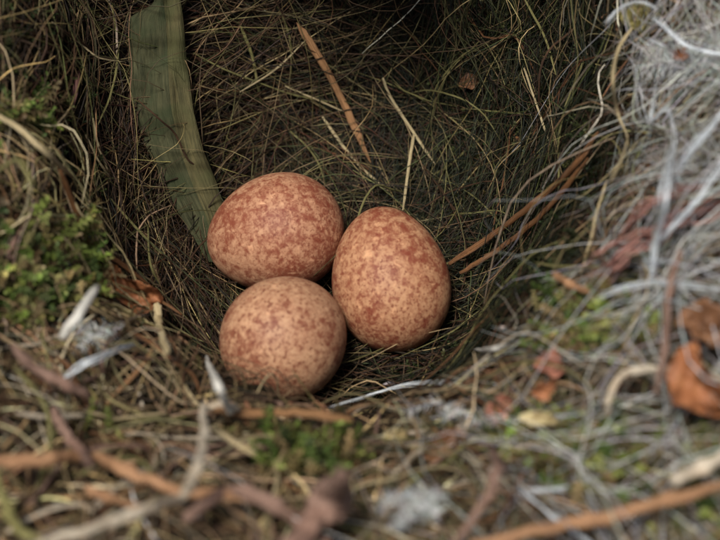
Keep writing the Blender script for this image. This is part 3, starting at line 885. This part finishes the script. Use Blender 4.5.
# the broad folded strip behind the upper left egg
def bark_strip():
    rows = [  # y: left edge, fold, right edge
        (-60, 154, 159, 177), (-20, 155, 162, 180), (4, 154, 164, 181), (12, 137, 165, 182), (18, 127, 166, 183), (60, 129, 168, 186), (110, 133, 172, 193), (150, 147, 180, 203), (185, 163, 193, 217),
        (215, 180, 206, 226), (240, 195, 213, 232), (262, 208, 222, 238)]
    rows = np.array(rows, float)
    P = []
    cols_ = 13
    yy = np.linspace(-60, 262, 110)
    for y in yy:
        l, f, r = (np.interp(y, rows[:, 0], rows[:, k]) for k in (1, 2, 3))
        xs_ = np.r_[np.linspace(l, f, 8), np.linspace(f, r, 6)[1:]]
        l += rng.normal(0, 1.1) + 1.5 * math.sin(y * .11); r += rng.normal(0, 1.0)
        base = on(np.clip(f, 0, 999), y, .56 - .10 * min(1, max(0, (y - 150) / 80)))
        d = np.linalg.norm(base - CAM)
        for k, x in enumerate(xs_):
            q = CAM + ray(x, y) * d
            fold = -0.05 * (x - l) / (f - l) if x <= f else -0.05 + 0.10 * (x - f) / (r - f)
            edge = .07 * math.sin(y * .05 + k * .9) + .02 * math.sin(y * .13 + k)
            P.append(q + FWD * (fold + edge * .5 - .02 * math.sin(k * 1.3)))
    P = np.array(P)
    for _ in range(1):
        A = P.reshape(len(yy), cols_, 3); A[1:-1] = (A[:-2] + 2 * A[1:-1] + A[2:]) / 4; P = A.reshape(-1, 3)
    n1 = len(P)
    B = P + FWD * .045
    V = np.vstack([P, B])
    Fq = []
    nr = len(yy)
    mats = []
    for i in range(nr - 1):
        for j in range(cols_ - 1):
            a = i * cols_ + j
            Fq.append((a, a + 1, a + cols_ + 1, a + cols_)); mats.append(0 if j < 7 else 1)
            Fq.append((n1 + a, n1 + a + cols_, n1 + a + cols_ + 1, n1 + a + 1)); mats.append(0)
        for j, s in ((0, 1), (cols_ - 1, -1)):
            a = i * cols_ + j
            q = (a, a + cols_, n1 + a + cols_, n1 + a)
            Fq.append(q if s > 0 else q[::-1]); mats.append(0 if s > 0 else 1)
    for i, s in ((0, 1), (nr - 1, -1)):
        for j in range(cols_ - 1):
            a = i * cols_ + j
            q = (a, n1 + a, n1 + a + 1, a + 1)
            Fq.append(q if s > 0 else q[::-1]); mats.append(0)
    uv = np.zeros((len(V), 2))
    uv[:, 0] = np.tile(np.repeat(yy / 75, cols_), 2)
    uv[:, 1] = np.tile(np.tile(np.linspace(0, 1, cols_), nr), 2)
    ma = stem_material('bark_face', srgb(44, 46, 30), srgb(70, 70, 48), .8, .15, srgb(50, 56, 36), 24)
    mb = stem_material('bark_edge', srgb(60, 58, 38), srgb(88, 82, 54), .8, .15, srgb(70, 70, 44), 24)
    c0 = V.mean(0)
    o = link_mesh('bark_strip', V - c0, Fq, [ma, mb], None, True, None, uv)
    o.location = c0
    o.data.polygons.foreach_set('material_index', mats)
    tag(o, 'broad flat grey green strip with a lighter folded edge, standing behind the eggs', 'bark strip')


bark_strip()


# ------------------------------------------------------------ dead leaves
def leaf_material(name, a, b2, c):
    m, n, b = base_mat(name, .55, .35)
    t = N(n, 'ShaderNodeTexCoord')
    ns = noise(n, 3.5, 5, .65, t.outputs['Object'], .5)
    rp = ramp(n, ns.outputs[0], [(.30, [x * .45 for x in a]), (.40, a), (.54, b2), (.74, c)])
    n.links.new(rp.outputs[0], b.inputs['Base Color'])
    n2 = noise(n, 12, 3, .6, t.outputs['Object'])
    bump(n, b, n2.outputs[0], .5, .04)
    tr = N(n, 'ShaderNodeBsdfTranslucent'); n.links.new(rp.outputs[0], tr.inputs[0])
    mx = N(n, 'ShaderNodeMixShader'); mx.inputs[0].default_value = .25
    n.links.new(b.outputs[0], mx.inputs[1]); n.links.new(tr.outputs[0], mx.inputs[2])
    n.links.new(mx.outputs[0], n.nodes['Material Output'].inputs[0])
    return m


def leaf(name, label, cat, px, py, lpx, wpx, ang_, mat, lift=.3, curl=1.2, cup=.8, tilt=0.0, seed=0, stalk=True, group=None, vein=None):
    r = random.Random(seed)
    c = on(px, py, lift)
    d = np.linalg.norm(c - CAM)
    Lc, Wc = lpx * d / FPX, wpx * d / FPX
    nr, ncol = 44, 19
    V = []
    for i in range(nr):
        t = i / (nr - 1)
        wd = (math.sin(math.pi * min(1, t * .97 + .03) ** .85) ** .7) * (1 + .10 * math.sin(9 * t + seed) + .05 * math.sin(23 * t + seed) + r.uniform(-.05, .05))
        th = (t - .5) * curl
        cx = math.sin(th) / max(abs(curl), .01) if curl else (t - .5)
        cz = (math.cos(th) - 1) / max(abs(curl), .01)
        for j in range(ncol):
            s = (j / (ncol - 1) - .5) * 2
            y = s * wd * .5 * (1 + (.22 if s > 0 else .16) * math.sin((6 if s > 0 else 7.5) * t + seed * (1.7 if s > 0 else 2.9)))
            rise = cup * (s * s) * wd * .35 + .09 * math.sin(7 * t + 3 * s + seed) + .06 * math.sin(15 * t - 5 * s + seed) + .04 * math.sin(24 * t + 9 * s) - .04 * math.exp(-(s * 7) ** 2) - .03 * (1 - abs(math.sin(16 * (t - .35 * abs(s))))) ** 3 + r.uniform(-.008, .008)
            V.append((cx * Lc, y * Wc, cz * Lc * -1 * (-1) + rise * Wc))
    n1 = nr * ncol
    V = np.array(V)
    V2 = V.copy(); V2[:, 2] -= .009
    V = np.vstack([V, V2])
    Fq = []
    for i in range(nr - 1):
        for j in range(ncol - 1):
            a = i * ncol + j
            Fq.append((a, a + ncol, a + ncol + 1, a + 1)); Fq.append((n1 + a, n1 + a + 1, n1 + a + ncol + 1, n1 + a + ncol))
        for j in (0, ncol - 1):
            a = i * ncol + j; Fq.append((a, n1 + a, n1 + a + ncol, a + ncol) if j == 0 else (a, a + ncol, n1 + a + ncol, n1 + a))
    for i in (0, nr - 1):
        for j in range(ncol - 1):
            a = i * ncol + j; Fq.append((a, a + 1, n1 + a + 1, n1 + a))
    X = RIGHT * math.cos(ang_) + UP * math.sin(ang_)
    Z = -FWD * math.cos(tilt) + (-RIGHT * math.sin(ang_) + UP * math.cos(ang_)) * math.sin(tilt)
    Yv = np.cross(Z, X)
    W_ = V[:, :1] * X + V[:, 1:2] * Yv + V[:, 2:] * Z
    o = link_mesh(name, W_, Fq, mat, None, True)
    o.location = c
    tag(o, label, cat, group)
    if stalk:
        p0 = (W_[(nr - 1) * ncol + ncol // 2]); p1 = W_[(nr // 4) * ncol + ncol // 2]
        pm = W_[(nr // 2) * ncol + ncol // 2]
        path = catmull([p1 - FWD * .01, pm - FWD * .012, p0, p0 + X * Lc * .3 - UP * .05], 14)
        make_tube('midrib', path, .018, vein or M_BROWN, 6, 1, o, seed, 0, (.4, .8))
    return o


ML1 = leaf_material('orange_leaf', srgb(104, 64, 38), srgb(156, 100, 64), srgb(188, 134, 92))
ML2 = leaf_material('pink_leaf', srgb(120, 76, 60), srgb(172, 116, 94), srgb(200, 146, 122))
ML3 = leaf_material('cream_leaf', srgb(140, 122, 84), srgb(190, 175, 130), srgb(222, 212, 172))
ML4 = leaf_material('brown_leaf', srgb(86, 58, 40), srgb(128, 90, 62), srgb(160, 122, 90))
g6 = 'dead leaf pieces caught in the rim'
leaf('dead_leaf', 'curled orange brown dead leaf on the left rim beside the cup', 'leaf', 130, 291, 70, 46, R(-24), ML1, .6, 1.2, 1.3, -.2, 1, group=g6)
leaf('dead_leaf', 'large curled orange leaf at the right edge of the bank', 'leaf', 702, 385, 92, 50, R(-62), ML1, 1.05, 1.8, 1.2, -.5, 2, group=g6)
leaf('dead_leaf', 'brown leaf folded above the large orange one at the right edge', 'leaf', 706, 330, 62, 44, R(-25), ML4, .65, 1.2, 1.4, .4, 8, group=g6)
leaf('dead_leaf', 'small pinkish red leaf scrap standing on the right rim', 'leaf', 551, 366, 36, 24, R(-10), ML2, .75, 1.6, 1.0, .3, 3, False, group=g6)
leaf('dead_leaf', 'small red scrap tucked under the pinkish leaf scrap', 'leaf', 545, 388, 30, 18, R(25), ML1, .6, 1.0, .8, -.4, 4, False, group=g6)
leaf('dead_leaf', 'dull pink leaf scrap beside the pale down on the front rim', 'leaf', 500, 408, 32, 26, R(50), ML2, .55, 1.3, .9, .2, 5, False, group=g6)
leaf('dead_leaf', 'pale cream leaf scrap on top of the green moss', 'leaf', 540, 419, 44, 14, R(-8), ML3, .8, 1.5, .8, .3, 6, False, group=g6)
leaf('dead_leaf', 'cream scrap in the middle of the front rim', 'leaf', 395, 437, 28, 17, R(30), ML3, .3, 1.2, .8, .1, 7, False, group=g6)
leaf('dead_leaf', 'brown leaf scrap between the down tuft and the front rim', 'leaf', 445, 445, 60, 26, R(35), ML4, .5, 1.4, 1.0, .2, 9, False, group=g6)
leaf('dead_leaf', 'small tan leaf scrap shaded at the top of the right lining', 'leaf', 470, 82, 24, 14, R(15), ML4, .3, 1.2, .8, .2, 10, False, group=g6)
leaf('dead_leaf', 'yellow olive leaf at the dark top of the right bank', 'leaf', 636, 22, 40, 30, R(-50), leaf_material('olive_leaf', srgb(80, 74, 40), srgb(120, 112, 64), srgb(142, 134, 84)), .4, 1.4, .9, .3, 11, False, group=g6)
leaf('dead_leaf', 'small bright orange scrap among the white hair', 'leaf', 682, 54, 18, 14, R(20), ML1, .7, 1.2, .8, .2, 12, False, group=g6)


# ------------------------------------------------------------ tufts of down
def down(name, label, px, py, rx, ry, n, lift, cols=((.68, .74, .80), (.6, .65, .7), (.78, .82, .85))):
    c = on(px, py, lift)
    k = np.linalg.norm(c - CAM) / FPX
    W_, H_ = rx * k, ry * k
    K = 8
    nsp = max(5, n // 32)
    rows = []
    for q in range(nsp):                 # every plume is a soft shaft with barbs along both sides
        a0 = rng.normal(0.15, .9) + math.pi * rng.integers(0, 2)
        b0 = np.clip(np.array([rng.normal(0, .2) * W_, rng.normal(0, .2) * H_, rng.normal(0, .04)]), -.3, .3)
        L_ = rng.uniform(.5, 1.0) * W_; bend = rng.normal(0, .8)
        sp = [b0]
        for i in range(K - 1):
            aa = a0 + bend * i / K
            sp.append(sp[-1] + np.array([math.cos(aa), math.sin(aa) * .7, rng.normal(0, .15)]) * L_ / K)
        sp = np.array(sp); rows.append(sp)
        for i in range(30):
            t = rng.uniform(.05, 1) * (K - 1.01); i0 = int(t)
            p = sp[i0] + (sp[i0 + 1] - sp[i0]) * (t - i0)
            aa = a0 + bend * t / K + (1 if i % 2 else -1) * rng.uniform(.5, 1.2); bl = rng.uniform(.18, .42) * H_ * 1.6; kk = rng.normal(0, .8)
            zz = rng.normal(0, .5)
            br = [p]
            for j in range(K - 1):
                br.append(br[-1] + np.array([math.cos(aa + kk * j / K), math.sin(aa + kk * j / K), zz]) * bl / K)
            rows.append(np.array(br))
    A = np.array(rows); n = len(A)
    P = A[..., :1] * RIGHT + A[..., 1:2] * UP + A[..., 2:] * (-FWD)
    V, Q, sid = tubes(P, taper(n, K, (.0025, .005)), 3)
    o = link_mesh(name, V, Q, m_hair, None, True, palette(n, cols, .15)[sid])
    o.location = c
    tag(o, label, 'down', 'tufts of pale down')
    return o


down('down_tuft', 'bluish white fluffy down tuft at the middle of the bottom edge', 408, 505, 42, 22, 520, .6)
down('down_tuft', 'grey down wisp on the front rim below the upright egg', 455, 410, 50, 20, 160, .35)
down('down_tuft', 'whitish down matted in the upper right bank', 690, 60, 50, 40, 600, .7)
down('down_tuft', 'grey down spread below the white fibres on the right bank', 690, 165, 50, 50, 300, .5, ((.36, .35, .32), (.45, .45, .44), (.3, .28, .25)))
down('down_tuft', 'small grey down wisp behind the bright white straw', 92, 335, 30, 26, 70, .4)

# ------------------------------------------------------------ grass stems one can pick out of the wall (parts of the nest)
def nest_stems(name, uv, mats, length, rad, K=14, avoid=0, **kw):
    P = walk(uv, length, K, **kw)
    if avoid: P, uv = keep_clear(P, uv, avoid)
    for k in range(len(uv)):
        rr = math.exp(rng.uniform(math.log(rad[0]), math.log(rad[1])))
        path = catmull(P[k][::2], 12)
        o = make_tube(name, path, rr, mats[int(rng.integers(len(mats)))], 4, .6, nest, int(rng.integers(9999)), 0, (.4, .3))


nest_stems('grass_stem', scatter(60, lambda x, y: in_cup(x, y) and 0 < x < 720 and y > 0), [M_OLIVE, M_BROWN, M_DARK, M_DARK], (1.0, 2.6), (.008, .018), h0=(.15, .4), arch=.12, curl=.2, wig=.005)
nest_stems('rim_stem', scatter(130, lambda x, y: (not in_cup(x, y)) and x < 460 and 0 < x and y < 560), [M_OLIVE, M_BROWN, M_PINK, M_TAN, M_GREY, M_STRAW, M_DARK], (.8, 2.2), (.014, .034), avoid=.97, h0=(.15, .45), arch=.08, curl=.15, wig=.01)
nest_stems('bank_stem', scatter(80, lambda x, y: (not in_cup(x, y)) and x > 460 and x < 740 and y < 560), [M_BLUE, M_GREY, M_PINK, M_BROWN, M_DARK, M_OLIVE, M_GREY], (.8, 2.2), (.008, .02), avoid=.97, h0=(.15, .5), arch=.12, curl=.15, wig=.01)
